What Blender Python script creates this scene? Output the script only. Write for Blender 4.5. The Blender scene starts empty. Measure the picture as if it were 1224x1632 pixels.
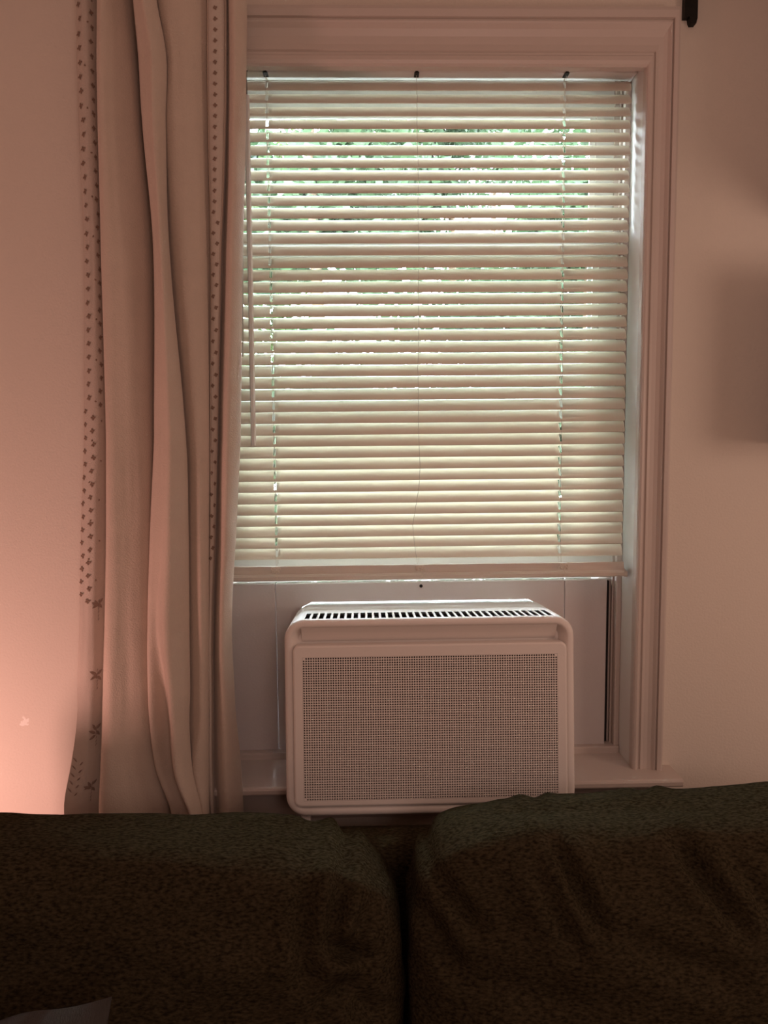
import bpy, bmesh, math, random
from mathutils import Vector, Matrix, noise
random.seed(7)
PI = math.pi
C = bpy.context.scene.collection
SC = bpy.context.scene

# ------------------------------------------------------------------ camera
def look(pitch, yaw, roll):
    p, y, r = (math.radians(a) for a in (pitch, yaw, roll))
    f = Vector((-math.sin(y)*math.cos(p), math.cos(y)*math.cos(p), -math.sin(p)))
    rt = Vector((math.cos(y), math.sin(y), 0)); up = rt.cross(f)
    r2 = rt*math.cos(r) - up*math.sin(r); u2 = up*math.cos(r) + rt*math.sin(r)
    return Matrix((r2, u2, -f)).transposed()
cd = bpy.data.cameras.new('camera'); cam = bpy.data.objects.new('camera', cd); C.objects.link(cam)
cam.matrix_world = Matrix.Translation((0, -1.30, 1.40)) @ look(5.36, -1.446, 0.534).to_4x4()
cd.sensor_fit = 'VERTICAL'; cd.sensor_height = 36.0; cd.lens = 36.0*1227/1632; cd.clip_start = 0.02
SC.camera = cam

# ------------------------------------------------------------------ sky, lights, exposure
w = bpy.data.worlds.new('sky'); SC.world = w; w.use_nodes = True
bg = w.node_tree.nodes['Background']; bg.inputs[0].default_value = (0.80, 0.90, 1.0, 1); bg.inputs[1].default_value = 42.0
def lamp(name, loc, energy, col, size):
    l = bpy.data.lights.new(name, 'POINT'); l.energy = energy; l.color = col; l.shadow_soft_size = size
    o = bpy.data.objects.new(name, l); C.objects.link(o); o.location = loc; return o
lamp('table_lamp_bulb', (-0.86, -0.47, 0.72), 13.5, (1.0, 0.51, 0.43), 0.05)      # beyond the left frame edge, beside the sofa
lamp('floor_lamp_bulb', (1.27, -0.86, 1.42), 9.0, (1.0, 0.67, 0.52), 0.17)       # beyond the right frame edge
lamp('room_fill_light', (0.45, -2.45, 1.84), 17.0, (1.0, 0.70, 0.61), 0.22)     # fill light added behind the camera, no known lamp there
SC.view_settings.view_transform = 'Standard'; SC.view_settings.look = 'None'
SC.view_settings.gamma = 1.0; SC.view_settings.exposure = 0.0; SC.view_settings.use_curve_mapping = False

# ------------------------------------------------------------------ materials
def mat(name, col, rough=0.6, bump=0.0, scale=200.0, var=0.0, vscale=8.0, metal=0.0, spec=0.4, stretch=None, trans=0.0, sheen=0.0, detail=3.0, con=0.0):
    m = bpy.data.materials.new(name); m.use_nodes = True
    nt = m.node_tree; N = nt.nodes; L = nt.links; b = N['Principled BSDF']
    b.inputs['Base Color'].default_value = (*col, 1); b.inputs['Roughness'].default_value = rough
    b.inputs['Metallic'].default_value = metal; b.inputs['Specular IOR Level'].default_value = spec
    if sheen: b.inputs['Sheen Weight'].default_value = sheen; b.inputs['Sheen Roughness'].default_value = 0.5
    tc = N.new('ShaderNodeTexCoord'); mp = N.new('ShaderNodeMapping'); L.new(tc.outputs['Object'], mp.inputs[0])
    if stretch: mp.inputs['Scale'].default_value = stretch
    if var:
        n = N.new('ShaderNodeTexNoise'); n.inputs['Scale'].default_value = vscale; n.inputs['Detail'].default_value = 4
        L.new(mp.outputs[0], n.inputs[0])
        mx = N.new('ShaderNodeMix'); mx.data_type = 'RGBA'
        if con:
            mr = N.new('ShaderNodeMapRange'); mr.inputs[1].default_value = 0.5-con; mr.inputs[2].default_value = 0.5+con; L.new(n.outputs[0], mr.inputs[0]); L.new(mr.outputs[0], mx.inputs[0])
        else: L.new(n.outputs[0], mx.inputs[0])
        mx.inputs[6].default_value = (*[c*(1-var) for c in col], 1); mx.inputs[7].default_value = (*[min(1, c*(1+var)) for c in col], 1)
        L.new(mx.outputs[2], b.inputs['Base Color'])
    if bump:
        n2 = N.new('ShaderNodeTexNoise'); n2.inputs['Scale'].default_value = scale; n2.inputs['Detail'].default_value = detail
        L.new(mp.outputs[0], n2.inputs[0])
        bp = N.new('ShaderNodeBump'); bp.inputs['Strength'].default_value = bump; bp.inputs['Distance'].default_value = 0.002
        L.new(n2.outputs[0], bp.inputs['Height']); L.new(bp.outputs[0], b.inputs['Normal'])
    if trans:
        t = N.new('ShaderNodeBsdfTranslucent'); t.inputs[0].default_value = (*col, 1)
        ms = N.new('ShaderNodeMixShader'); ms.inputs[0].default_value = trans
        L.new(b.outputs[0], ms.inputs[1]); L.new(t.outputs[0], ms.inputs[2]); L.new(ms.outputs[0], N['Material Output'].inputs[0])
    return m
M = dict(
    wall=mat('painted_wall', (0.76, 0.68, 0.60), 0.75, 0.25, 260, 0.03, 3),
    ceiling=mat('ceiling_paint', (0.75, 0.72, 0.68), 0.8, 0.2, 120),
    trim=mat('gloss_trim_paint', (0.60, 0.52, 0.475), 0.38, 0.12, 60, 0.03, 12),
    floor=mat('floor_boards', (0.22, 0.12, 0.06), 0.4, 0.2, 30, 0.3, 6, stretch=(1, 12, 1)),
    vinyl=mat('white_vinyl', (0.80, 0.79, 0.76), 0.4, 0.04, 80),
    slat=mat('slat_vinyl', (0.82, 0.77, 0.66), 0.42, 0.05, 90, trans=0.05),
    rail=mat('rail_vinyl', (0.60, 0.52, 0.45), 0.45, 0.1, 60, 0.05, 20, stretch=(0.1, 1, 6)),
    cord=mat('cord_white', (0.62, 0.58, 0.52), 0.8),
    knot=mat('cord_tan', (0.70, 0.60, 0.50), 0.8),
    plastic=mat('white_abs_plastic', (0.84, 0.78, 0.74), 0.45, 0.10, 500),
    metalw=mat('white_enamel', (0.80, 0.80, 0.80), 0.3),
    dark=mat('cavity_shade', (0.012, 0.010, 0.010), 0.8),  # near-black colour standing in for the shade in gaps, slots and holes
    panel=mat('foam_panel', (0.66, 0.61, 0.60), 0.6, 0.12, 350, 0.03, 10),
    cloth=mat('velvet_cloth', (0.64, 0.53, 0.45), 0.9, 0.5, 420, 0.06, 30, sheen=0.25, spec=0.1, trans=0.05),
    trimcloth=mat('linen_trim', (0.60, 0.52, 0.46), 0.9, 0.4, 600, 0.05, 40, spec=0.1, trans=0.05),
    stitch=mat('embroidery_thread', (0.25, 0.17, 0.13), 0.8, 0.3, 900),
    leafstitch=mat('embroidery_leaf', (0.30, 0.22, 0.18), 0.8, 0.3, 900),
    sofa=mat('olive_chenille', (0.037, 0.029, 0.0165), 0.95, 1.0, 230, 0.55, 380, spec=0.0, stretch=(0.45, 1, 1), detail=5, con=0.18),
    sofaleg=mat('sofa_leg_wood', (0.06, 0.03, 0.015), 0.5),
    pillow=mat('grey_pillow_cloth', (0.042, 0.038, 0.034), 0.9, 0.5, 300, 0.1, 40, stretch=(3, 1, 0.4)),
    iron=mat('black_iron', (0.02, 0.017, 0.015), 0.5, 0.3, 150, metal=0.6),
    wood=mat('dark_wood', (0.06, 0.03, 0.018), 0.5, 0.2, 60, 0.3, 12, stretch=(1, 1, 8)),
    bounce_ground=mat('pale_bounce', (0.50, 0.49, 0.45), 0.9, 0.5, 30, 0.15, 4),  # unseen ground, made pale to bounce skylight up onto the slats
    bark=mat('bark', (0.12, 0.08, 0.05), 0.9, 0.8, 30, 0.3, 20),
    leaf=mat('leaf_green', (0.034, 0.062, 0.026), 0.5, 0, 1, 0.35, 1.5, trans=0.35),
    leaf2=mat('leaf_yellow_green', (0.060, 0.085, 0.026), 0.5, 0, 1, 0.3, 1.5, trans=0.4),
    brick=mat('exterior_siding', (0.5, 0.5, 0.48), 0.8),
)
g = bpy.data.materials.new('window_glass'); g.use_nodes = True
nt = g.node_tree; nt.nodes.remove(nt.nodes['Principled BSDF'])
tr = nt.nodes.new('ShaderNodeBsdfTransparent'); tr.inputs[0].default_value = (0.93, 0.96, 0.95, 1)
gl = nt.nodes.new('ShaderNodeBsdfGlossy'); gl.inputs['Roughness'].default_value = 0.02
fr = nt.nodes.new('ShaderNodeFresnel'); fr.inputs[0].default_value = 1.3
ms = nt.nodes.new('ShaderNodeMixShader')
nt.links.new(fr.outputs[0], ms.inputs[0]); nt.links.new(tr.outputs[0], ms.inputs[1]); nt.links.new(gl.outputs[0], ms.inputs[2])
nt.links.new(ms.outputs[0], nt.nodes['Material Output'].inputs[0])
M['glass'] = g
# scuff marks low on the wall by the curtain
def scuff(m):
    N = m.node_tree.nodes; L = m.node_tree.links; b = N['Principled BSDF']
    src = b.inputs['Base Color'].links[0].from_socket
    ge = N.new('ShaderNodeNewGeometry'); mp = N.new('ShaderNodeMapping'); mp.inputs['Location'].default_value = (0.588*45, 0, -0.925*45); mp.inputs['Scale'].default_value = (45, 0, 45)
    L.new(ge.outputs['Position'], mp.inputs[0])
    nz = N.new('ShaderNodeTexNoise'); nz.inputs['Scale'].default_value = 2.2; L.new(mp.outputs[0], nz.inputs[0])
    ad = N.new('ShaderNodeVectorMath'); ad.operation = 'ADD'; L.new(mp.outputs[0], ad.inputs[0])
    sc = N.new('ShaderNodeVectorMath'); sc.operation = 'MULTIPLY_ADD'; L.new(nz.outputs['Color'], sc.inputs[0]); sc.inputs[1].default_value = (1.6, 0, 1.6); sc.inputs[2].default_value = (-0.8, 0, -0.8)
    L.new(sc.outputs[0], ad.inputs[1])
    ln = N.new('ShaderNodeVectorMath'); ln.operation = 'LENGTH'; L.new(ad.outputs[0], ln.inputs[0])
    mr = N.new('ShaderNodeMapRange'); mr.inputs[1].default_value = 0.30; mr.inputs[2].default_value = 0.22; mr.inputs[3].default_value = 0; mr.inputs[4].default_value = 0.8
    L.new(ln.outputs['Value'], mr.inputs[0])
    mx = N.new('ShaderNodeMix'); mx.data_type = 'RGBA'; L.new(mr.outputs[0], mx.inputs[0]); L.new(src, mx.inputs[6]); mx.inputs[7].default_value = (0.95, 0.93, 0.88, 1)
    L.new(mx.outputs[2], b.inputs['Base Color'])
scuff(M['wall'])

# ------------------------------------------------------------------ helpers
def link_mesh(name, me, m, parent=None, smooth=False):
    if m and not me.materials: me.materials.append(m)
    if smooth:
        for p in me.polygons: p.use_smooth = True
    o = bpy.data.objects.new(name, me); C.objects.link(o)
    if parent: o.parent = parent
    return o
def obj(name, bm, m, parent=None, smooth=False):
    bmesh.ops.recalc_face_normals(bm, faces=bm.faces[:])
    me = bpy.data.meshes.new(name); bm.to_mesh(me); bm.free()
    return link_mesh(name, me, m, parent, smooth)
def pyd(name, v, f, m, parent=None, smooth=False):
    me = bpy.data.meshes.new(name); me.from_pydata(v, [], f); me.update()
    return link_mesh(name, me, m, parent, smooth)
def thing(name, label, cat, loc=(0, 0, 0), rot=(0, 0, 0), group=None):
    o = bpy.data.objects.new(name, None); C.objects.link(o); o.location = loc; o.rotation_euler = rot
    o.empty_display_size = 0.05
    return tag(o, label, cat, group)
def tag(o, label, cat, group=None):
    o['label'] = label; o['category'] = cat
    if group: o['group'] = group
    return o
def struct(o): o['kind'] = 'structure'; return o
def box(bm, a, b, bev=0.0):
    t = bmesh.new(); bmesh.ops.create_cube(t, size=1)
    for v in t.verts: v.co = Vector([(a[i]+b[i])/2 + v.co[i]*(b[i]-a[i]) for i in range(3)])
    if bev: bmesh.ops.bevel(t, geom=t.edges[:], offset=bev, segments=2, affect='EDGES', profile=0.6)
    me = bpy.data.meshes.new('t'); t.to_mesh(me); t.free(); bm.from_mesh(me); bpy.data.meshes.remove(me)
def boxobj(name, a, b, m, parent=None, bev=0.0):
    bm = bmesh.new(); box(bm, a, b, bev); return obj(name, bm, m, parent)
def prism(bm, pts, y0, y1, axes=(0, 2, 1)):
    """polygon in (axes0, axes1) extruded along axes2"""
    def mk(p, d):
        c = [0, 0, 0]; c[axes[0]] = p[0]; c[axes[1]] = p[1]; c[axes[2]] = d; return bm.verts.new(c)
    A = [mk(p, y0) for p in pts]; B = [mk(p, y1) for p in pts]; n = len(pts)
    bm.faces.new(A); bm.faces.new(B[::-1])
    for i in range(n): bm.faces.new((A[i], B[i], B[(i+1) % n], A[(i+1) % n]))
def rrect(w, h, r, seg=8, cx=0, cz=0):
    p = []
    for k, (sx, sz) in enumerate(((1, 1), (-1, 1), (-1, -1), (1, -1))):
        for i in range(seg+1):
            a = PI/2*(k + i/seg)
            p.append((cx + sx*(w/2-r) + r*math.cos(a), cz + sz*(h/2-r) + r*math.sin(a)))
    return p
def loft(bm, rings, close=True):
    """rings: lists of 3D points, joined in order; returns vertex rings"""
    V = [[bm.verts.new(p) for p in r] for r in rings]
    n = len(V[0])
    for a, b in zip(V, V[1:]):
        for i in range(n if close else n-1):
            j = (i+1) % n
            bm.faces.new((a[i], a[j], b[j], b[i]))
    return V
def tube(name, pts, r, m, parent=None, res=6, cyclic=False):
    cu = bpy.data.curves.new(name, 'CURVE'); cu.dimensions = '3D'; cu.bevel_depth = r; cu.bevel_resolution = 2; cu.use_fill_caps = True
    s = cu.splines.new('POLY'); s.points.add(len(pts)-1); s.use_cyclic_u = cyclic
    for q, p in zip(s.points, pts): q.co = (*p, 1)
    t = bpy.data.objects.new('t', cu); C.objects.link(t)
    dg = bpy.context.evaluated_depsgraph_get(); me = bpy.data.meshes.new_from_object(t.evaluated_get(dg))
    bpy.data.objects.remove(t); bpy.data.curves.remove(cu); me.name = name
    return link_mesh(name, me, m, parent, True)
def shell(grid_v, faces, nrm, t):
    """two skins t apart plus rim; returns verts, faces"""
    n = len(grid_v); v = list(grid_v) + [tuple(Vector(p) - Vector(q)*t) for p, q in zip(grid_v, nrm)]
    f = list(faces) + [tuple(i+n for i in reversed(q)) for q in faces]
    cnt = {}
    for q in faces:
        for a, b in zip(q, q[1:]+q[:1]): cnt[(a, b)] = 1
    for (a, b) in cnt:
        if (b, a) not in cnt: f.append((b, a, a+n, b+n))
    return v, f

# ------------------------------------------------------------------ the room
JL, JR, JZ0, JZ1 = -0.275, 0.463, 0.800, 2.030          # window opening
X0, X1, Y0, ZC = -2.1, 2.4, -3.3, 2.55
bm = bmesh.new()
def ring(y): return [[bm.verts.new((x, y, z)) for x, z in q] for q in ([(X0, 0), (X1, 0), (X1, ZC), (X0, ZC)], [(JL-0.02, JZ0), (JR+0.02, JZ0), (JR+0.02, JZ1+0.02), (JL-0.02, JZ1+0.02)])]
f_, b_ = ring(0.0), ring(0.15)
for i in range(4):
    j = (i+1) % 4
    bm.faces.new((f_[0][i], f_[0][j], f_[1][j], f_[1][i])); bm.faces.new((b_[0][i], b_[1][i], b_[1][j], b_[0][j]))
    bm.faces.new((f_[1][i], f_[1][j], b_[1][j], b_[1][i])); bm.faces.new((f_[0][i], b_[0][i], b_[0][j], f_[0][j]))
struct(obj('wall_back', bm, M['wall']))
struct(boxobj('floor', (X0, Y0, -0.1), (X1, 0.0, 0), M['floor']))
struct(boxobj('ceiling', (X0, Y0, ZC), (X1, 0.15, ZC+0.1), M['ceiling']))
struct(boxobj('wall_left', (X0-0.1, Y0, 0), (X0, 0.15, ZC), M['wall']))
struct(boxobj('wall_right', (X1, Y0, 0), (X1+0.1, 0.15, ZC), M['wall']))
struct(boxobj('wall_front', (X0, Y0-0.1, 0), (X1, Y0, ZC), M['wall']))
struct(boxobj('baseboard_back', (X0, -0.015, 0), (X1, 0, 0.12), M['trim'], bev=0.004))

# casing: moulded profile, u = distance from inner edge, d = how far it stands off the wall
PROF = [(0.0, 0.0), (0.0, 0.014), (0.002, 0.017), (0.005, 0.0185), (0.009, 0.0175), (0.0105, 0.0135), (0.0125, 0.0135), (0.014, 0.0165), (0.019, 0.0150),
        (0.026, 0.0150), (0.032, 0.0175), (0.036, 0.0215), (0.0375, 0.0225), (0.0385, 0.0185), (0.0400, 0.0185), (0.041, 0.0235), (0.047, 0.0245), (0.050, 0.0235), (0.050, 0.0)]
CI_L, CI_R, CI_T, CB = -0.273, 0.461, 1.9915, 0.8235
def casing(name, ends):
    bm = bmesh.new(); loft(bm, [[(*q, ) for q in e] for e in ends])
    for e in (0, -1): pass
    return struct(obj(name, bm, M['trim']))
def side(x, s, z, mitre): return [(x + s*u, -d, z + (u*HS if mitre else 0)) for u, d in PROF]
HS = 1.75   # the head casing is broader than the sides
casing('trim_1', [side(CI_R, 1, CB, False), side(CI_R, 1, CI_T, True)])
casing('trim_2', [side(CI_L, -1, CB, False), side(CI_L, -1, CI_T, True)])
casing('trim_3', [side(CI_L, -1, CI_T, True), side(CI_R, 1, CI_T, True)])

# window: jamb lining, sill, apron, two sashes
win = struct(bpy.data.objects.new('window_1', None)); C.objects.link(win)
bm = bmesh.new()
box(bm, (JR, 0, JZ0), (JR+0.018, 0.17, JZ1)); box(bm, (JL-0.018, 0, JZ0), (JL, 0.17, JZ1)); box(bm, (JL-0.018, 0, JZ1), (JR+0.018, 0.17, JZ1+0.018))
obj('window_jamb', bm, M['vinyl'], win)
def stop(x0, x1): 
    bm = bmesh.new()
    box(bm, (x0, 0.060, 0.835), (x1, 0.073, JZ1), 0.002)
    obj('sash_stop', bm, M['trim'], win)
stop(JR-0.010, JR); stop(JL, JL+0.010)
for s, x in ((-1, JR), (1, JL)):
    bm = bmesh.new()
    for k, y in enumerate((0.076, 0.108, 0.140)):
        xa, xb = sorted((x, x + s*0.013)); box(bm, (xa, y, 0.835), (xb, y+0.005, JZ1), 0.001)
    xa, xb = sorted((x, x + s*0.004)); box(bm, (xa, 0.078, 0.835), (xb, 0.145, JZ1))
    xa, xb = sorted((x, x + s*0.032)); box(bm, (xa, 0.0835, 0.836), (xb, 0.1405, 1.142), 0.001)
    obj('sash_track', bm, M['trim'], win)
    xa, xb = sorted((x - s*-0.0185, x - s*-0.0225)); boxobj('gap_shade_strip', (xa, 0.0755, 0.838), (xb, 0.0835, 1.140), M['dark'], win)  # dark strip standing in for the shade in the gap beside the panel
bm = bmesh.new()
# stool with rounded nose and horns past the casing
nose = [(0.0, 0.8235), (-0.056, 0.8235), (-0.0595, 0.8220), (-0.061, 0.8190), (-0.061, 0.8130), (-0.0595, 0.8105), (-0.056, 0.8095), (0.0, 0.8095)]
prism(bm, nose, -0.345, 0.533, (1, 2, 0)); box(bm, (JL, 0.0, 0.8095), (JR, 0.062, 0.8235))
obj('window_sill', bm, M['trim'], win)
bm = bmesh.new(); box(bm, (JL, 0.055, 0.815), (JR, 0.16, 0.836), 0.003); obj('sash_ledge', bm, M['trim'], win)
bm = bmesh.new()
prism(bm, [(0.0, 0.8095), (-0.022, 0.8095), (-0.024, 0.804), (-0.017, 0.797), (-0.016, 0.752), (-0.012, 0.745), (0.0, 0.745)], -0.325, 0.512, (1, 2, 0))
obj('window_apron', bm, M['trim'], win)
def sash(y, z0, z1, top, bot, st=0.038):
    bm = bmesh.new(); a, b = JL+0.006, JR-0.006; d = 0.026
    pro = 0.003
    for q in (((a, y, z0), (b, y+d, z0+bot)), ((a, y, z1-top), (b, y+d, z1)), ((a, y, z0+bot), (a+st, y+d, z1-top)), ((b-st, y, z0+bot), (b, y+d, z1-top))): box(bm, *q)
    o = obj('window_sash', bm, M['vinyl'], win)
    boxobj('glass_pane', (a+st-0.004, y+0.011, z0+bot-0.004), (b-st+0.004, y+0.014, z1-top+0.004), M['glass'], o)
    # thin glazing bead round the pane
    bm = bmesh.new(); h = 0.010
    A, B, Z0, Z1 = a+st, b-st, z0+bot, z1-top
    for q in (((A, y+0.006, Z0), (B, y+0.011, Z0+h)), ((A, y+0.006, Z1-h), (B, y+0.011, Z1)), ((A, y+0.006, Z0+h), (A+h, y+0.011, Z1-h)), ((B-h, y+0.006, Z0+h), (B, y+0.011, Z1-h))): box(bm, *q)
    obj('glazing_bead', bm, M['vinyl'], o)
sash(0.083, 1.1448, 1.758, 0.040, 0.055)
sash(0.112, 1.430, 2.030, 0.055, 0.040)

# ------------------------------------------------------------------ insulating panel round the air conditioner
fp = thing('filler_panel', 'white insulating panel filling the window opening around the air conditioner', 'panel', (0.1, 0.075, 0.836))
def panel_sec(pts, y0=-0.007, y1=0.007):
    bm = bmesh.new(); prism(bm, pts, y0, y1)
    bmesh.ops.bevel(bm, geom=[e for e in bm.edges], offset=0.0012, segments=1, affect='EDGES')
    return obj('panel_section', bm, M['panel'], fp)
ac_w = 0.452
panel_sec([(-0.345, 0), (-0.2625, 0), (-0.2625, 0.309), (-0.345, 0.309)])
panel_sec([(-0.2615, 0), (-0.2245, 0), (-0.2245, 0.248), (-0.216, 0.266), (-0.198, 0.2750), (0.195, 0.2750), (0.213, 0.266), (0.2215, 0.248), (0.2215, 0), (0.2605, 0), (0.2605, 0.3085), (-0.2615, 0.3085)])
panel_sec([(0.2615, -0.0115), (0.3385, -0.0115), (0.3385, 0.3086), (0.2615, 0.3086)])
bm = bmesh.new(); bmesh.ops.create_cone(bm, cap_ends=True, segments=12, radius1=0.0030, radius2=0.0030, depth=0.003, matrix=Matrix.Translation((0.0, -0.0078, 0.301)) @ Matrix.Rotation(PI/2, 4, 'X'))
h = obj('screw_hole', bm, M['dark'], fp); h['label'] = 'small dark screw hole'

# ------------------------------------------------------------------ air conditioner
AW, AH, AR = 0.4385, 0.296, 0.030
ac = thing('air_conditioner', 'white window air conditioner with square perforated grille standing on the sill', 'air conditioner', (0.0984, -0.160, 0.8220), (math.radians(-4.5), 0, 0))
ac.scale = (1.023, 1.016, 1.03)
def rr(y, ins, r=None, n=8, w=AW, h=AH, cz=AH/2):
    r = max(0.002, (AR-ins) if r is None else r)
    return [(x, y, z) for x, z in rrect(w-2*ins, h-2*ins, r, n, 0, cz)]
BD = 0.178    # depth of the plastic front
SL0, SL1 = 0.008, 0.064
ux = [(AW-2*AR)/2 - i*(AW-2*AR)/40 for i in range(41)]
# front bezel: rim, recess and body sides; the flat top is left open where the vent is
bm = bmesh.new()
R = [rr(0.020, 0.020, 0.012), rr(0.006, 0.0135, 0.0165), rr(0.001, 0.0115, 0.0185), rr(0.0, 0.009), rr(0.0, 0.005), rr(0.002, 0.0015), rr(0.006, 0.0), rr(SL0, 0.0), rr(SL1, 0.0), rr(BD-0.012, 0.0), rr(BD, 0.004), rr(BD, 0.012)]
V = loft(bm, R)
topf = [f for f in bm.faces if all(abs(v.co.z-AH) < 1e-5 for v in f.verts) and all(SL0-1e-5 <= v.co.y <= SL1+1e-5 for v in f.verts) and abs(f.calc_center_median().x) < 0.16]
bmesh.ops.delete(bm, geom=topf, context='FACES')
bez = obj('front_bezel', bm, M['plastic'], ac, True)
# recessed back plate behind the grille, with the sloped band above it
bm = bmesh.new()
prism(bm, rrect(AW-0.040, AH-0.040, 0.012, 6, 0, AH/2), 0.020, 0.026); obj('recess_plate', bm, M['plastic'], ac)
xw = AW/2-0.0135
bm = bmesh.new()
prism(bm, [(0.002, AH-0.0125), (0.0195, AH-0.036), (0.0195, AH-0.0125)], -xw+0.012, xw-0.012, (1, 2, 0)); obj('recess_slope', bm, M['plastic'], ac)
# vent bars
vw = AW-2*AR+0.004
nb = 37
for i in range(nb):
    x = -vw/2 + vw*i/(nb-1)
    if i == 0:
        bm = bmesh.new(); box(bm, (-0.0018, SL0-0.001, -0.0018), (0.0018, SL1+0.001, 0.0), 0.0006)
        o = obj('vent_bar', bm, M['plastic'], ac); vb = o
    else:
        o = vb.copy(); C.objects.link(o)
    o.location = (x, 0, AH)
boxobj('vent_shade_slab', (-AW/2+0.012, 0.0075, AH-0.0118), (AW/2-0.012, SL1+0.020, AH-0.0065), M['dark'], ac)  # near-black slab just under the bars, painting the shade inside the slots
# metal cabinet behind, inset a little
bm = bmesh.new()
cab = rrect(AW-0.006, AH-0.043, 0.027, 8, 0, 0.040+(AH-0.043)/2)
V = loft(bm, [[(x, y, z) for x, z in cab] for y in (BD-0.02, 0.40)]); bm.faces.new(V[0]); bm.faces.new(V[1][::-1])
o = obj('rear_cabinet', bm, M['metalw'], ac); o['label'] = 'glossy white metal cabinet'
boxobj('base_rail', (-0.19, 0.160, 0.0130), (0.19, 0.200, 0.045), M['metalw'], ac, 0.002)
boxobj('bezel_back', (-AW/2+0.010, BD-0.006, 0.010), (AW/2-0.010, BD-0.001, AH-0.010), M['plastic'], ac)
# perforated grille panel
GW, GH, GC = 0.413, 0.2415, 0.0165+0.2415/2
gp = bpy.data.objects.new('grille_panel', None)
bm = bmesh.new()
nx, nz, pt = 104, 58, 0.00369
HW, HH = nx*pt/2, nz*pt/2
HC = GC - 0.004
def gr(y, ins, r): return [(x, y, z) for x, z in rrect(GW-2*ins, GH-2*ins, r, 6, 0, GC)]
inner = [(x, -0.005, z) for x, z in rrect(2*HW+0.0004, 2*HH+0.0004, 0.0001, 6, 0, HC)]
V = loft(bm, [gr(0.0155, 0.0, 0.010), gr(-0.002, 0.0, 0.010), gr(-0.004, 0.0008, 0.0095), gr(-0.005, 0.003, 0.008), inner])
gp = obj('grille_panel', bm, M['plastic'], ac)
# the hole field, cells with octagonal holes
hv, hf = [], []
rad = 0.00138
for i in range(nx):
    for j in range(nz):
        if (i in (0, nx-1)) and (j in (0, nz-1)): rd = 0.0002
        else: rd = rad
        cx, cz = -HW + (i+0.5)*pt, HC - HH + (j+0.5)*pt; b = len(hv); q = pt/2
        for (dx, dz) in ((q, 0), (q, q), (0, q), (-q, q), (-q, 0), (-q, -q), (0, -q), (q, -q)): hv.append((cx+dx, -0.005, cz+dz))
        for k in range(8): a = k*PI/4; hv.append((cx+rd*math.cos(a), -0.005, cz+rd*math.sin(a)))
        for k in range(8): a = k*PI/4; hv.append((cx+rd*math.cos(a), -0.002, cz+rd*math.sin(a)))
        for k in range(8):
            l = (k+1) % 8
            hf.append((b+k, b+8+k, b+8+l, b+l)); hf.append((b+8+k, b+16+k, b+16+l, b+8+l))
o = pyd('perforations', hv, hf, M['plastic'], gp); o['kind'] = 'stuff'
boxobj('hole_shade_sheet', (-HW-0.002, -0.0015, HC-HH-0.002), (HW+0.002, 0.002, HC+HH+0.002), M['dark'], ac)  # near-black sheet behind the holes, painting their inner shade
for x in (-0.198, 0.17): boxobj('drain_foot', (x, 0.012, -0.012), (x+0.014, 0.03, 0.002), M['plastic'], ac, 0.002)

# ------------------------------------------------------------------ blind
BXC, BY = 0.0945, 0.046
bl = thing('window_blind', 'white vinyl mini blind lowered over the window with slats half open', 'blind', (BXC, BY, 1.158))
def lz(z): return z - 1.158
HL = 0.362
bm = bmesh.new()
prism(bm, [(-0.016, lz(2.027)), (-0.0165, lz(2.006)), (-0.0145, lz(2.003)), (0.012, lz(2.003)), (0.0125, lz(2.027))], -HL-0.003, HL+0.003, (1, 2, 0))
obj('headrail', bm, M['vinyl'], bl)
for s in (-1, 1):
    bm = bmesh.new(); box(bm, (s*(HL+0.002)-0.0025, -0.018, lz(2.002)), (s*(HL+0.002)+0.0025, 0.0145, lz(2.029)), 0.001); obj('headrail_bracket', bm, M['vinyl'], bl)
# one slat: curved vinyl strip with two cord holes
TILT = math.radians(56)
CORD = 0.2495
def slat_mesh():
    xs = set([-HL, -HL+0.0012, -HL+0.003, HL-0.003, HL-0.0012, HL]) | set([-HL+0.003 + i*(2*HL-0.006)/12 for i in range(1, 12)])
    for s in (-1, 1): xs |= {s*CORD-0.0022, s*CORD+0.0022}
    xs = sorted(xs); ss = [-1, -0.85, -0.6, -0.36, -0.12, 0.12, 0.36, 0.6, 0.85, 1]
    hw, Rr = 0.0128, 0.031
    v, nr, f = [], [], []
    for x in xs:
        e = HL-abs(x); k = 1.0 if e > 0.0029 else (0.93 if e > 0.001 else 0.78)
        for s in ss:
            a = s*k*hw/Rr; ly, lzz = Rr*math.sin(a), Rr*(math.cos(a)-1) + 0.0006
            n = Vector((0, math.sin(a), math.cos(a)))
            Q = Matrix.Rotation(TILT, 3, 'X')
            v.append(tuple(Q @ Vector((x, ly, lzz)))); nr.append(Q @ n)
    m = len(ss)
    for i in range(len(xs)-1):
        hole = any(abs((xs[i]+xs[i+1])/2 - s*CORD) < 0.001 for s in (-1, 1))
        for j in range(m-1):
            if hole and abs((ss[j]+ss[j+1])/2) < 0.5: continue
            f.append((i*m+j, (i+1)*m+j, (i+1)*m+j+1, i*m+j+1))
    return shell(v, f, nr, 0.00045)
sv, sf = slat_mesh()
NS = 40; z = 1.9905; s0 = None; slatz = []
for k in range(NS):
    if s0 is None: s0 = o = pyd('slat', sv, sf, M['slat'], bl, True)
    else: o = s0.copy(); C.objects.link(o)
    o.location = (random.uniform(-0.0006, 0.0006), 0, lz(z) + random.uniform(-0.0004, 0.0004))
    o.rotation_euler = (math.radians(random.uniform(-1.8, 1.8)), math.radians(random.uniform(-0.06, 0.06)), 0)
    slatz.append(z); z -= 0.0208 - 0.00125*k/(NS-2)
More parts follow.
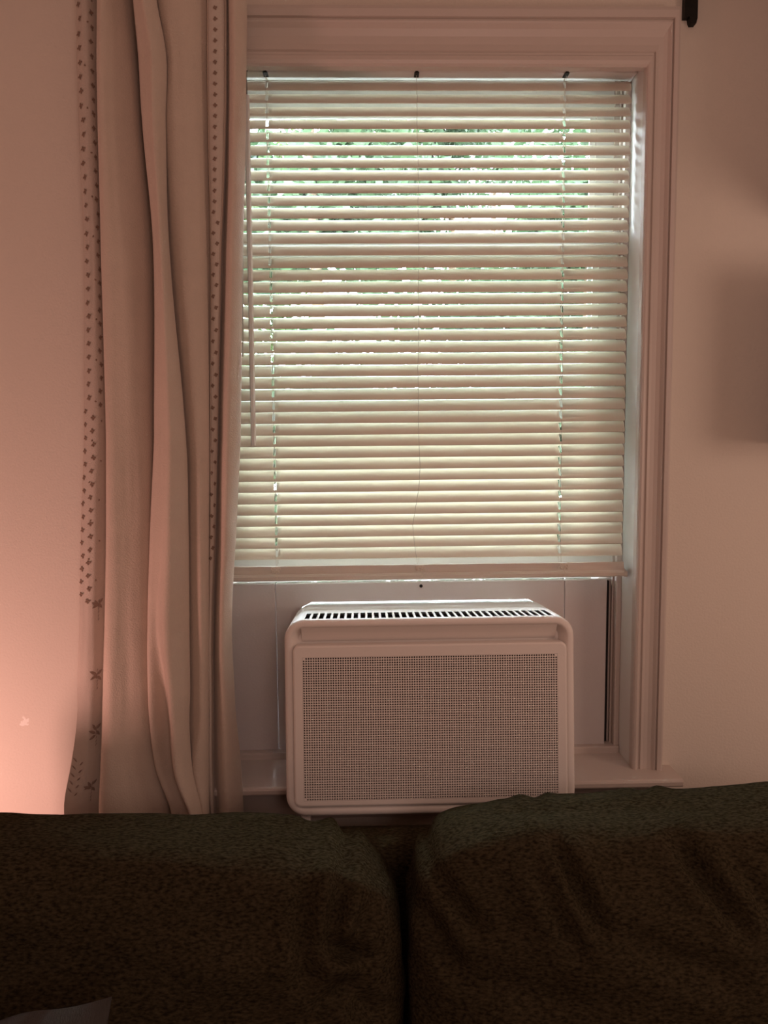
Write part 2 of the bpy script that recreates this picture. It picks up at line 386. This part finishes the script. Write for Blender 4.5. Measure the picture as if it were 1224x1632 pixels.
# bottom rail: flat tapered bar with a lip
bm = bmesh.new()
prism(bm, [(-0.030, lz(1.1590)), (-0.0315, lz(1.1605)), (-0.031, lz(1.1655)), (-0.0285, lz(1.1690)), (-0.0265, lz(1.1695)), (-0.0225, lz(1.1830)), (-0.0205, lz(1.1835)), (-0.006, lz(1.176)), (-0.008, lz(1.164))], -HL+0.004, HL-0.004, (1, 2, 0))
obj('bottom_rail', bm, M['rail'], bl)
for s in (-1, 1):
    bm = bmesh.new(); x0, x1 = sorted((s*(HL-0.005), s*(HL+0.000)))
    prism(bm, [(-0.031, lz(1.158)), (-0.0325, lz(1.1605)), (-0.0315, lz(1.1675)), (-0.006, lz(1.172)), (-0.007, lz(1.160))], x0, x1, (1, 2, 0)); obj('rail_end_cap', bm, M['rail'], bl)
# ladder cords: a front and a back string each, the middle one wandering near its end
dy = 0.0125*math.cos(TILT) + 0.0012
zt, zb = lz(2.004), lz(1.182)
for x in (-CORD, 0.0, CORD):
    n = 24
    fr_ = []
    for i in range(n+1):
        zz = zt + (zb-zt)*i/n; wob = 0.0007*math.sin(i*1.7+x*9)
        dx = 0.0
        if x == 0.0:
            t = i/n
            dx = 0.002*math.sin(t*5) + (0.004*max(0, 1-abs(t-0.78)/0.12) - 0.010*max(0, 1-abs(t-0.93)/0.08) if t > 0.6 else 0)
        yy = -dy - (0.0115*max(0, (i/n-0.94)/0.06))
        fr_.append((x + dx + wob, yy, zz))
    tube('ladder_cord', fr_, 0.0004, M['cord'], bl)
    tube('ladder_cord', [(x+0.001, dy, zt), (x+0.001, dy, zb)], 0.0004, M['cord'], bl)
    if x: tube('lift_cord', [(x + 0.0007*math.sin(i*2.1), 0.001, zt + (lz(1.176)-zt)*i/20) for i in range(21)], 0.0005, M['cord'], bl)
    # knotted cord end on the bottom rail
    kp = []
    rs = random.Random(int(x*100)+5)
    for i in range(46):
        a = i*0.83
        kp.append((x + (0.0055+0.003*rs.random())*math.cos(a)*(1.2-0.4*i/46) + rs.uniform(-.001, .001), -0.0300 - 0.0012*rs.random() - 0.0008, lz(1.1785) + 0.0045*math.sin(a*1.37) + rs.uniform(-.001, .001)))
    kp += [(x+0.001, -0.0312, lz(1.172)), (x+0.004, -0.0335, lz(1.165)), (x+0.0015, -0.0330, lz(1.1625))]
    o = tube('cord_knot', kp, 0.0005, M['knot'], bl)
    # metal cradle at the headrail
    bm = bmesh.new(); box(bm, (x-0.0025, -0.0178, lz(2.0025)), (x+0.0025, -0.0160, lz(2.0125)), 0.0006); box(bm, (x-0.004, -0.0175, lz(2.0015)), (x+0.004, 0.0, lz(2.0032)), 0.0005)
    o = obj('cord_cradle', bm, M['iron'], bl); o['label'] = 'small dark metal cord cradle'
# tilt wand and pull cord near the curtain
def hexrod(name, p0, p1, r, m, par):
    bm = bmesh.new(); p0, p1 = Vector(p0), Vector(p1); d = (p1-p0)
    rot = d.to_track_quat('Z', 'Y').to_matrix().to_4x4()
    bmesh.ops.create_cone(bm, cap_ends=True, segments=6, radius1=r, radius2=r, depth=d.length, matrix=Matrix.Translation((p0+p1)/2) @ rot)
    return obj(name, bm, m, par)
wd = hexrod('tilt_wand', (-0.184-BXC, -0.030, lz(1.960)), (-0.1865-BXC, -0.034, lz(1.392)), 0.0043, M['vinyl'], bl)
tube('wand_hook', [(-0.184-BXC, -0.017, lz(2.004)), (-0.184-BXC, -0.029, lz(1.998)), (-0.184-BXC, -0.030, lz(1.962))], 0.001, M['iron'], wd)
tube('pull_cord', [(-0.1905-BXC-0.0008*i, -0.024-0.0003*i+0.0006*math.sin(i*2), lz(2.003-0.033*i)) for i in range(15)], 0.0012, M['cord'], bl)

# ------------------------------------------------------------------ curtain
DEP = [-.055,-.062,-.045,-.10,-.097,-.078,-.030,-.095,None,-.125,-.10,-.078,-.100,-.088,-.064,-.078,-.076,-.052,-.088,-.062,-.045]
ROWS = [
    (2.140, [-0.4277, -0.4102, -0.3972, -0.3803, -0.3668, -0.3511, -0.3372, -0.33, -0.3196, -0.3105, -0.2985, -0.3055, -0.2844, -0.252, -0.2271, -0.2235, -0.2015, -0.2013, -0.1858, -0.1709, -0.185], -0.112),
    (2.055, [-0.4277, -0.4102, -0.3972, -0.3803, -0.3668, -0.3511, -0.3372, -0.33, -0.3196, -0.3105, -0.2985, -0.3055, -0.2844, -0.252, -0.2271, -0.2235, -0.2015, -0.2013, -0.1858, -0.1709, -0.185], -0.112),
    (1.966, [-0.4299, -0.4123, -0.401, -0.3842, -0.3678, -0.3454, -0.3367, -0.3252, -0.3119, -0.2987, -0.2862, -0.2935, -0.2756, -0.2502, -0.2298, -0.2262, -0.204, -0.2038, -0.1873, -0.1741, -0.1874], -0.113),
    (1.875, [-0.4303, -0.4125, -0.403, -0.3863, -0.3689, -0.3424, -0.3324, -0.3232, -0.3108, -0.2993, -0.2903, -0.2986, -0.2797, -0.2504, -0.2316, -0.228, -0.2075, -0.2073, -0.1907, -0.1774, -0.1908], -0.113),
    (1.691, [-0.4319, -0.4149, -0.4061, -0.3887, -0.3653, -0.3364, -0.3234, -0.3142, -0.304, -0.2951, -0.2913, -0.2974, -0.2729, -0.2468, -0.2342, -0.2307, -0.2186, -0.2184, -0.1996, -0.1871, -0.1987], -0.112),
    (1.404, [-0.4449, -0.4226, -0.4094, -0.3934, -0.3675, -0.3406, -0.3299, -0.3229, -0.3067, -0.2913, -0.2764, -0.2826, -0.2614, -0.2461, -0.2428, -0.2393, -0.2318, -0.2326, -0.2134, -0.1977, -0.2105], -0.113),
    (1.256, [-0.4566, -0.4341, -0.4167, -0.3997, -0.3735, -0.3452, -0.3362, -0.3352, -0.3149, -0.2984, -0.2774, -0.2845, -0.2613, -0.2507, -0.2483, -0.2448, -0.2402, -0.24, -0.2215, -0.2087, -0.2207], -0.113),
    (1.104, [-0.4655, -0.4448, -0.4262, -0.4091, -0.3816, -0.3519, -0.3448, -0.3448, -0.3264, -0.3076, -0.2815, -0.2875, -0.2632, -0.2533, -0.2559, -0.2524, -0.2487, -0.2486, -0.2318, -0.2199, -0.2332], -0.105),
    (1.001, [-0.4733, -0.4504, -0.4327, -0.4154, -0.3848, -0.3538, -0.3465, -0.3477, -0.3214, -0.3052, -0.2831, -0.2908, -0.2664, -0.2565, -0.2601, -0.2555, -0.2518, -0.2516, -0.2328, -0.2187, -0.233], -0.085),
    (0.949, [-0.4767, -0.4538, -0.4359, -0.4187, -0.3859, -0.3538, -0.3474, -0.3466, -0.3209, -0.3031, -0.2858, -0.2936, -0.2681, -0.2581, -0.2616, -0.2571, -0.2534, -0.2532, -0.2323, -0.217, -0.2313], -0.078),
    (0.875, [-0.4894, -0.4611, -0.4412, -0.4238, -0.3839, -0.3484, -0.3427, -0.3393, -0.3174, -0.2997, -0.2833, -0.2898, -0.2774, -0.2603, -0.2639, -0.2593, -0.2556, -0.2554, -0.2323, -0.2118, -0.2271], -0.078),
    (0.800, [-0.5053, -0.4748, -0.4465, -0.429, -0.3768, -0.3338, -0.321, -0.3168, -0.287, -0.2766, -0.2688, -0.2766, -0.2667, -0.2616, -0.2641, -0.2595, -0.2558, -0.2555, -0.2304, -0.2096, -0.2249], -0.088),
    (0.620, [-0.5053, -0.4748, -0.4465, -0.429, -0.3768, -0.3338, -0.321, -0.3168, -0.287, -0.2766, -0.2688, -0.2766, -0.2667, -0.2616, -0.2641, -0.2595, -0.2558, -0.2555, -0.2304, -0.2096, -0.2249], -0.088)]
def cr(p0, p1, p2, p3, t):
    return 0.5*((2*p1) + (p2-p0)*t + (2*p0-5*p1+4*p2-p3)*t*t + (3*p1-p0-3*p2+p3)*t*t*t)
def B(v): return v
def rowx(z):
    R_ = ROWS; i = 0
    while i < len(R_)-2 and z < R_[i+1][0]: i += 1
    t = (R_[i][0]-z)/(R_[i][0]-R_[i+1][0]); t = min(1, max(0, t))
    a, b, c, d = R_[max(0, i-1)][1], R_[i][1], R_[i+1][1], R_[min(len(R_)-1, i+2)][1]
    return [cr(a[k], b[k], c[k], d[k], t) for k in range(21)], B(R_[i][2]) + (B(R_[i+1][2])-B(R_[i][2]))*t
def cloth_pt(u, z, XD):
    X, dep = XD
    i = min(19, int(u)); t = u-i
    q = [max(0, i-1), i, i+1, min(20, i+2)]
    x = cr(*[X[k] for k in q], t); y = cr(*[dep if DEP[k] is None else DEP[k] for k in q], t)
    y += 0.004*noise.noise((u*0.9, z*3.0, 1.3)) + 0.0012*noise.noise((u*4, z*9, 7.7))
    return Vector((x, y, z))
cu = thing('curtain', 'dusty beige curtain panel with embroidered border strips hanging left of the blind', 'curtain', (-0.32, -0.07, 0.62))
O = Vector((-0.32, -0.07, 0.62))
ZS = [2.135 - (2.135-0.62)*i/110 for i in range(111)]
XR = [rowx(z) for z in ZS]
def cloth_part(name, u0, u1, n, m, th=0.0015):
    us = [u0 + (u1-u0)*i/n for i in range(n+1)]; G = [[cloth_pt(u, z, X) - O for u in us] for z, X in zip(ZS, XR)]
    v = [p for r in G for p in r]; f = []; k = n+1
    nr = [None]*len(v)
    for i in range(len(ZS)):
        for j in range(k):
            du = G[i][min(n, j+1)] - G[i][max(0, j-1)]; dz = G[min(len(ZS)-1, i+1)][j] - G[max(0, i-1)][j]
            nn = du.cross(-dz); nr[i*k+j] = nn.normalized() if nn.length > 1e-9 else Vector((0, -1, 0))
    for i in range(len(ZS)-1):
        for j in range(n): f.append((i*k+j, (i+1)*k+j, (i+1)*k+j+1, i*k+j+1))
    v2, f2 = shell([tuple(p) for p in v], f, nr, -th)
    return pyd(name, [tuple(p) for p in v2], f2, m, cu, True)
cloth_part('cloth_panel', 2.0, 15.0, 130, M['cloth'])
cloth_part('cloth_panel', 16.0, 20.0, 40, M['cloth'])
tb1 = cloth_part('trim_band', 0.0, 2.0, 24, M['trimcloth']); tb1['label'] = 'embroidered border strip'
tb2 = cloth_part('trim_band', 15.0, 16.0, 12, M['trimcloth']); tb2['label'] = 'narrow embroidered border strip'
# embroidery conforming to the cloth
def frame_at(u, z):
    X = rowx(z); p = cloth_pt(u, z, X); a = cloth_pt(u+0.05, z, X); b = cloth_pt(u, z+0.004, rowx(z+0.004))
    tx = (a-p).normalized(); tz = (b-p).normalized(); n = tx.cross(tz).normalized()
    if n.y > 0: n = -n
    return p - O, tx, tz, n
def petal(vs, fs, u, z, ang, ln, wd_, dx=0, dz=0):
    p, tx, tz, n = frame_at(u, z); b = len(vs)
    c, s = math.cos(ang), math.sin(ang)
    pts = [(0, 0), (0.3, 0.42), (0.65, 0.40), (1, 0), (0.65, -0.40), (0.3, -0.42)]
    for (a, w_) in pts:
        lx, ly = a*ln, w_*wd_
        q = p + tx*(dx + lx*c - ly*s) + tz*(dz + lx*s + ly*c) + n*0.0022
        vs.append(tuple(q))
    p2 = p + tx*(dx + 0.5*ln*c) + tz*(dz + 0.5*ln*s) + n*0.0030; vs.append(tuple(p2))
    for i in range(6): fs.append((b+i, b+(i+1) % 6, b+6))
rs = random.Random(3)
vs, fs = [], []
zz = 2.10; k = 0
while zz > 1.135:
    u = (0.45, 1.25)[k % 2] + rs.uniform(-0.08, 0.08)
    if zz < 1.45: u = (0.25, 0.75)[k % 2] + rs.uniform(-0.06, 0.06)
    for a in (0.4, 1.9, 3.3, 4.8): petal(vs, fs, u, zz, a + rs.uniform(-.3, .3), 0.0040+0.0014*rs.random(), 0.0038)
    if k % 3 == 0: petal(vs, fs, min(1.8, u+0.45), zz-0.006, rs.uniform(0, 6), 0.004, 0.003)
    zz -= 0.0105; k += 1
o = pyd('embroidered_dots', vs, fs, M['stitch'], tb1); o['kind'] = 'stuff'
vs, fs = [], []
for zc in (1.135, 1.02, 0.925, 0.83):
    for a, l in ((2.6, 0.017), (2.1, 0.015), (0.7, 0.012), (3.5, 0.014), (5.4, 0.012)): petal(vs, fs, 1.35, zc, a, l, 0.0055, 0.0, rs.uniform(-.006, .006))
    for i in range(6): petal(vs, fs, 1.4, zc-0.006*i+0.012, 4.4, 0.007, 0.0013)
for i in range(5): petal(vs, fs, 0.45, 0.875-0.013*i, 2.5, 0.012, 0.003); petal(vs, fs, 0.6, 0.870-0.013*i, 0.9, 0.009, 0.003)
o = pyd('embroidered_sprigs', vs, fs, M['leafstitch'], tb1); o['kind'] = 'stuff'
vs, fs = [], []; zz = 2.12; k = 0
while zz > 1.20:
    u = 15.35 + 0.3*(k % 2) if zz < 1.75 else 15.45
    for a in (0.4, 1.9, 3.3, 4.8): petal(vs, fs, u, zz, a + rs.uniform(-.3, .3), 0.0036, 0.0034)
    zz -= 0.0155 if zz > 1.65 else 0.017; k += 1
o = pyd('embroidered_dots', vs, fs, M['stitch'], tb2); o['kind'] = 'stuff'
# rod with its right bracket
rod = thing('curtain_rod', 'dark iron curtain rod with bracket above the window', 'curtain rod', (-0.08, -0.085, 2.118))
bm = bmesh.new(); bmesh.ops.create_cone(bm, cap_ends=True, segments=16, radius1=0.008, radius2=0.008, depth=1.56, matrix=Matrix.Rotation(PI/2, 4, 'Y')); obj('rod', bm, M['iron'], rod, True)
for s in (-1, 1):
    bm = bmesh.new(); bmesh.ops.create_uvsphere(bm, u_segments=16, v_segments=10, radius=0.018, matrix=Matrix.Translation((s*0.79, 0, 0))); obj('finial', bm, M['iron'], rod, True)
for bx in (-0.72, 0.614):
    bm = bmesh.new()
    prism(bm, [(-0.0125, -0.048), (-0.0125, 0.05), (0.0085, 0.05), (0.0085, -0.050), (0.0065, -0.058), (-0.001, -0.0585), (-0.0035, -0.054), (-0.0045, -0.048)], 0.073, 0.085)
    box(bm, (-0.006, 0.0, -0.006), (0.006, 0.078, 0.006), 0.002); box(bm, (-0.007, -0.012, -0.016), (0.007, 0.012, -0.0085), 0.002)
    o = obj('bracket', bm, M['iron'], rod); o.location.x = bx

# ------------------------------------------------------------------ sofa
sf_ = thing('sofa', 'dark olive chenille sofa with two plump back cushions under the window', 'sofa', (0.043, -0.60, 0.0))
SX0, SX1 = -0.66, 0.76
def cushion(x0, x1, y0, y1, z0, ztop, wr, seed, m, name='back_cushion', lean=0.12, puff=0.035, ex=0.22, n=110, nzr=70):
    """plump box cushion: superellipsoid grown on a subdivided cube, with crest profile ztop(x) and creases wr"""
    vs_, fs_, idx = [], [], {}
    xc, yc = (x0+x1)/2, (y0+y1)/2; hx, hy = (x1-x0)/2, (y1-y0)/2
    def put(key, a, b, c):
        if key in idx: return idx[key]
        # a,b,c in [-1,1] on the cube surface -> rounded
        p = 7.0
        r = (abs(a)**p + abs(b)**p + abs(c)**p)**(1/p)
        a, b, c = a/r, b/r, c/r
        x = xc + a*hx
        zt_ = ztop(x); zc, hz = (z0+zt_)/2, (zt_-z0)/2
        bulge = (1-abs(a)**3)*(1-abs(c)**2.2)
        y = yc + b*hy*(0.62 + 0.38*bulge) if abs(b) > 0 else yc
        zz_ = zc + c*hz
        y += lean*(zz_-z0)
        d = 0.0
        for (ax, az, bx_, bz, w_, am) in wr:
            am = am*1.7
            vx, vz = bx_-ax, bz-az; L2 = vx*vx+vz*vz
            t = ((x-ax)*vx + (zz_-az)*vz)/L2; tt = min(1, max(0, t))
            dd = math.hypot(x-ax-tt*vx, zz_-az-tt*vz)
            fade = 1 - abs(2*tt-1)**3*0.6
            d += am*fade*(math.exp(-(dd/w_)**2) - 0.45*math.exp(-((dd-1.9*w_)/w_)**2))
        nz1 = noise.noise((x*7+seed, zz_*16, b*2))*0.006 + noise.noise((x*22+seed, zz_*30, b*3))*0.0022 + noise.noise((x*3+seed, zz_*5, b))*0.006
        N_ = Vector((a*0.4, b, c)).normalized()
        P = Vector((x, y, zz_)) + N_*(-d + nz1)
        idx[key] = len(vs_); vs_.append(tuple(P)); return idx[key]
    nb_ = 26
    def lin(i, n_): return -1 + 2*i/n_
    def face(n1, n2, fn, flip):
        for i in range(n1):
            for j in range(n2):
                q = [fn(i, j), fn(i+1, j), fn(i+1, j+1), fn(i, j+1)]
                ids = [put(tuple(round(t, 5) for t in k_), *k_) for k_ in q]
                fs_.append(tuple(ids[::-1] if flip else ids))
    face(n, nzr, lambda i, j: (lin(i, n), -1.0, lin(j, nzr)), False)
    face(n, nzr, lambda i, j: (lin(i, n), 1.0, lin(j, nzr)), True)
    face(n, nb_, lambda i, j: (lin(i, n), lin(j, nb_), 1.0), False)
    face(n, nb_, lambda i, j: (lin(i, n), lin(j, nb_), -1.0), True)
    face(nb_, nzr, lambda i, j: (1.0, lin(i, nb_), lin(j, nzr)), False)
    face(nb_, nzr, lambda i, j: (-1.0, lin(i, nb_), lin(j, nzr)), True)
    base = Vector((0.043, -0.60, 0.0))
    return pyd(name, [tuple(Vector(p)-base) for p in vs_], fs_, m, sf_, True)
def interp(tab):
    def f(x):
        if x <= tab[0][0]: return tab[0][1]
        for (a, b), (c, d) in zip(tab, tab[1:]):
            if x <= c: t = (x-a)/(c-a); t = t*t*(3-2*t); return b + (d-b)*t
        return tab[-1][1]
    return f
wl = [(-0.075, 0.90, -0.070, 0.80, 0.012, 0.006), (-0.028, 0.905, -0.045, 0.835, 0.010, 0.008), (-0.045, 0.835, 0.000, 0.815, 0.009, 0.010), (0.0, 0.86, -0.03, 0.82, 0.010, 0.006), (-0.01, 0.80, -0.06, 0.77, 0.010, 0.006),
      (-0.02, 0.78, 0.015, 0.74, 0.012, 0.006), (-0.35, 0.87, -0.12, 0.86, 0.022, 0.004), (-0.45, 0.84, -0.2, 0.82, 0.025, 0.005), (-0.3, 0.79, -0.1, 0.76, 0.03, 0.004)]
wr_ = [(0.215, 0.93, 0.260, 0.85, 0.010, 0.009), (0.19, 0.92, 0.235, 0.83, 0.012, 0.005), (0.36, 0.93, 0.42, 0.85, 0.011, 0.009), (0.42, 0.91, 0.47, 0.84, 0.012, 0.005), (0.075, 0.90, 0.12, 0.85, 0.010, 0.006),
       (0.06, 0.86, 0.10, 0.80, 0.012, 0.006), (0.27, 0.85, 0.40, 0.80, 0.016, 0.005), (0.10, 0.80, 0.25, 0.77, 0.02, 0.004), (0.50, 0.92, 0.58, 0.86, 0.014, 0.006)]
cushion(-0.655, 0.040, -0.560, -0.330, 0.46, interp([(-0.66, 0.925), (-0.48, 0.932), (-0.15, 0.921), (-0.05, 0.914), (0.04, 0.895)]), wl, 1.7, M['sofa'])
cushion(0.046, 0.755, -0.560, -0.330, 0.46, interp([(0.046, 0.925), (0.11, 0.937), (0.26, 0.942), (0.53, 0.947), (0.76, 0.94)]), wr_, 9.1, M['sofa'])
def sbox(name, a, b, bev): 
    base = Vector((0.043, -0.60, 0.0)); bm = bmesh.new(); box(bm, Vector(a)-base, Vector(b)-base, bev)
    return obj(name, bm, M['sofa'], sf_, True)
sbox('back_frame', (SX0-0.02, -0.300, 0.10), (SX1+0.02, -0.215, 0.845), 0.03)
sbox('seat_base', (SX0-0.02, -1.12, 0.10), (SX1+0.02, -0.300, 0.30), 0.02)
for a, b in ((SX0, 0.041), (0.045, SX1)): sbox('seat_cushion', (a, -1.10, 0.30), (b, -0.44, 0.455), 0.04)
for a in (SX0-0.16, SX1+0.0): sbox('armrest', (a+0.0, -1.12, 0.10), (a+0.16, -0.215, 0.62), 0.04)
for x in (SX0+0.02, SX1-0.07):
    for y in (-1.08, -0.29): 
        base = Vector((0.043, -0.60, 0.0)); bm = bmesh.new(); box(bm, Vector((x, y, 0))-base, Vector((x+0.05, y+0.05, 0.10))-base, 0.004); obj('leg', bm, M['sofaleg'], sf_)
# grey pillow leaning on the left cushion, one corner ear up
pl = thing('throw_pillow', 'grey woven throw pillow leaning against the left sofa cushion', 'pillow', (-0.428, -0.69, 0.455))
def pillow_mesh(s=0.205, t=0.055, n=36):
    v, f = [], []
    for side_ in (1, -1):
        for i in range(n+1):
            for j in range(n+1):
                a, b = -1+2*i/n, -1+2*j/n
                pin = 1 - 0.11*(1-a*a)*abs(b)**3; pin2 = 1 - 0.10*(1-b*b)*abs(a)**3
                th = t*((1-a**4)*(1-b**4))**0.55
                v.append((a*s*pin2, side_*th + 0.004*noise.noise((a*3, b*3, side_)), b*s*pin + (0.006*math.exp(-((a-0.62)/0.16)**2)*max(0, b)**4)))
    k = (n+1)**2
    for q in (0, 1):
        for i in range(n):
            for j in range(n):
                r = [q*k+i*(n+1)+j, q*k+(i+1)*(n+1)+j, q*k+(i+1)*(n+1)+j+1, q*k+i*(n+1)+j+1]
                f.append(tuple(r if q else r[::-1]))
    bm = bmesh.new(); vv = [bm.verts.new(p) for p in v]
    for r in f: bm.faces.new([vv[i] for i in r])
    bmesh.ops.remove_doubles(bm, verts=bm.verts[:], dist=1e-5); return bm
o = obj('pillow_cover', pillow_mesh(), M['pillow'], pl, True)
o.rotation_euler = (math.radians(-14), math.radians(-3), 0); o.location = (0.0, 0.0, 0.236)

# ------------------------------------------------------------------ wall shelves just past the right frame edge (they shade the wall beside the window)
def shelf(x, z0, z1, d, label):
    t = thing('wall_shelf', label, 'shelf', (x, 0, z0))
    h = z1-z0
    for n_, a, b in (('side_board', (0, -d, 0), (0.016, 0, h)), ('side_board', (0.344, -d, 0), (0.36, 0, h)), ('shelf_board', (0.016, -d, 0), (0.344, 0, 0.016)), ('shelf_board', (0.016, -d, h-0.016), (0.344, 0, h)), ('back_board', (0.016, -0.008, 0.016), (0.344, 0, h-0.016))):
        boxobj(n_, a, b, M['wood'], t, 0.001)
shelf(0.692, 1.387, 1.64, 0.15, 'lower dark wooden wall shelf at the right edge past the window')
shelf(0.735, 1.735, 2.30, 0.24, 'upper dark wooden wall shelf at the right edge past the window')

# ------------------------------------------------------------------ garden outside
struct(boxobj('ground', (-12, 0.3, -1.2), (12, 20, -1.0), M['bounce_ground']))
def tree(x, y, zb, h, r, label, m, leaves, seed, ls=0.10, group=None, gaps=()):
    rs = random.Random(seed)
    t = thing('leafy_tree', label, 'tree', (x, y, zb), group=group)
    bm = bmesh.new()
    rings = []
    for i in range(9):
        q = i/8; rr_ = 0.11*(1-0.8*q); cx = 0.12*math.sin(q*3+seed)
        rings.append([(cx + rr_*math.cos(a*PI/4), rr_*math.sin(a*PI/4), q*h*0.85) for a in range(8)])
    loft(bm, rings); obj('trunk', bm, M['bark'], t, True)
    v, f = [], []
    blobs = []
    while len(blobs) < 44:
        br = rs.uniform(0.25, 0.42)*r; a, q = rs.uniform(0, 2*PI), (r-br)*math.sqrt(rs.random())
        blobs.append((q*math.cos(a), q*0.8*math.sin(a), h*rs.uniform(0.10, 0.95), br))
    for i in range(leaves):
        bx, by, bz, br = blobs[i % len(blobs)]
        d = Vector((rs.gauss(0, 1), rs.gauss(0, 1), rs.gauss(0, 1))).normalized()*br*rs.random()**0.4
        c = Vector((bx, by, bz)) + d
        if any(((x+c.x-gx)/gr)**2 + ((zb+c.z-gz)/(gr*0.6))**2 < rs.uniform(0.6, 1.2) for gx, gz, gr in gaps): continue
        e1 = Vector((rs.gauss(0, 1), rs.gauss(0, 1), rs.gauss(0, 0.7))).normalized(); e2 = e1.cross(Vector((rs.gauss(0, 1), rs.gauss(0, 1), rs.gauss(0, 1)))).normalized()
        L_, W_ = ls*rs.uniform(0.7, 1.3), ls*rs.uniform(0.3, 0.45); b = len(v)
        for p in (c, c+e1*L_*0.5+e2*W_, c+e1*L_, c+e1*L_*0.5-e2*W_): v.append(tuple(p))
        f.append((b, b+1, b+2, b+3))
    o = pyd('foliage', v, f, m, t); o['kind'] = 'stuff'
gr_ = 'trees outside the window'
G1, G2 = ((1.22, 3.06, 0.30),), ((1.78, 3.9, 0.36),)
G3 = ((2.2, 4.95, 0.48),)    # an opening in the crowns where the sky shows
for x, y, h, r, m, n_, sd, gp_ in ((-2.7, 5.5, 5.4, 1.15, 'leaf2', 9000, 1, ()), (-0.3, 5.5, 6.6, 1.22, 'leaf', 18000, 2, G1), (2.1, 5.5, 6.8, 1.22, 'leaf', 20000, 3, G1), (4.5, 5.5, 6.4, 1.15, 'leaf2', 12000, 4, ()),
        (-1.5, 8.4, 6.2, 1.2, 'leaf2', 9000, 5, G2), (1.0, 8.4, 7.6, 1.28, 'leaf', 18000, 6, G2), (3.5, 8.4, 7.6, 1.28, 'leaf', 16000, 8, G2), (2.2, 11.2, 8.7, 1.3, 'leaf', 18000, 9, G3)):
    tree(x, y, -1.0, h, r, 'leafy green tree in the garden seen through the gaps between slats', M[m], n_, sd, group=gr_, gaps=gp_)
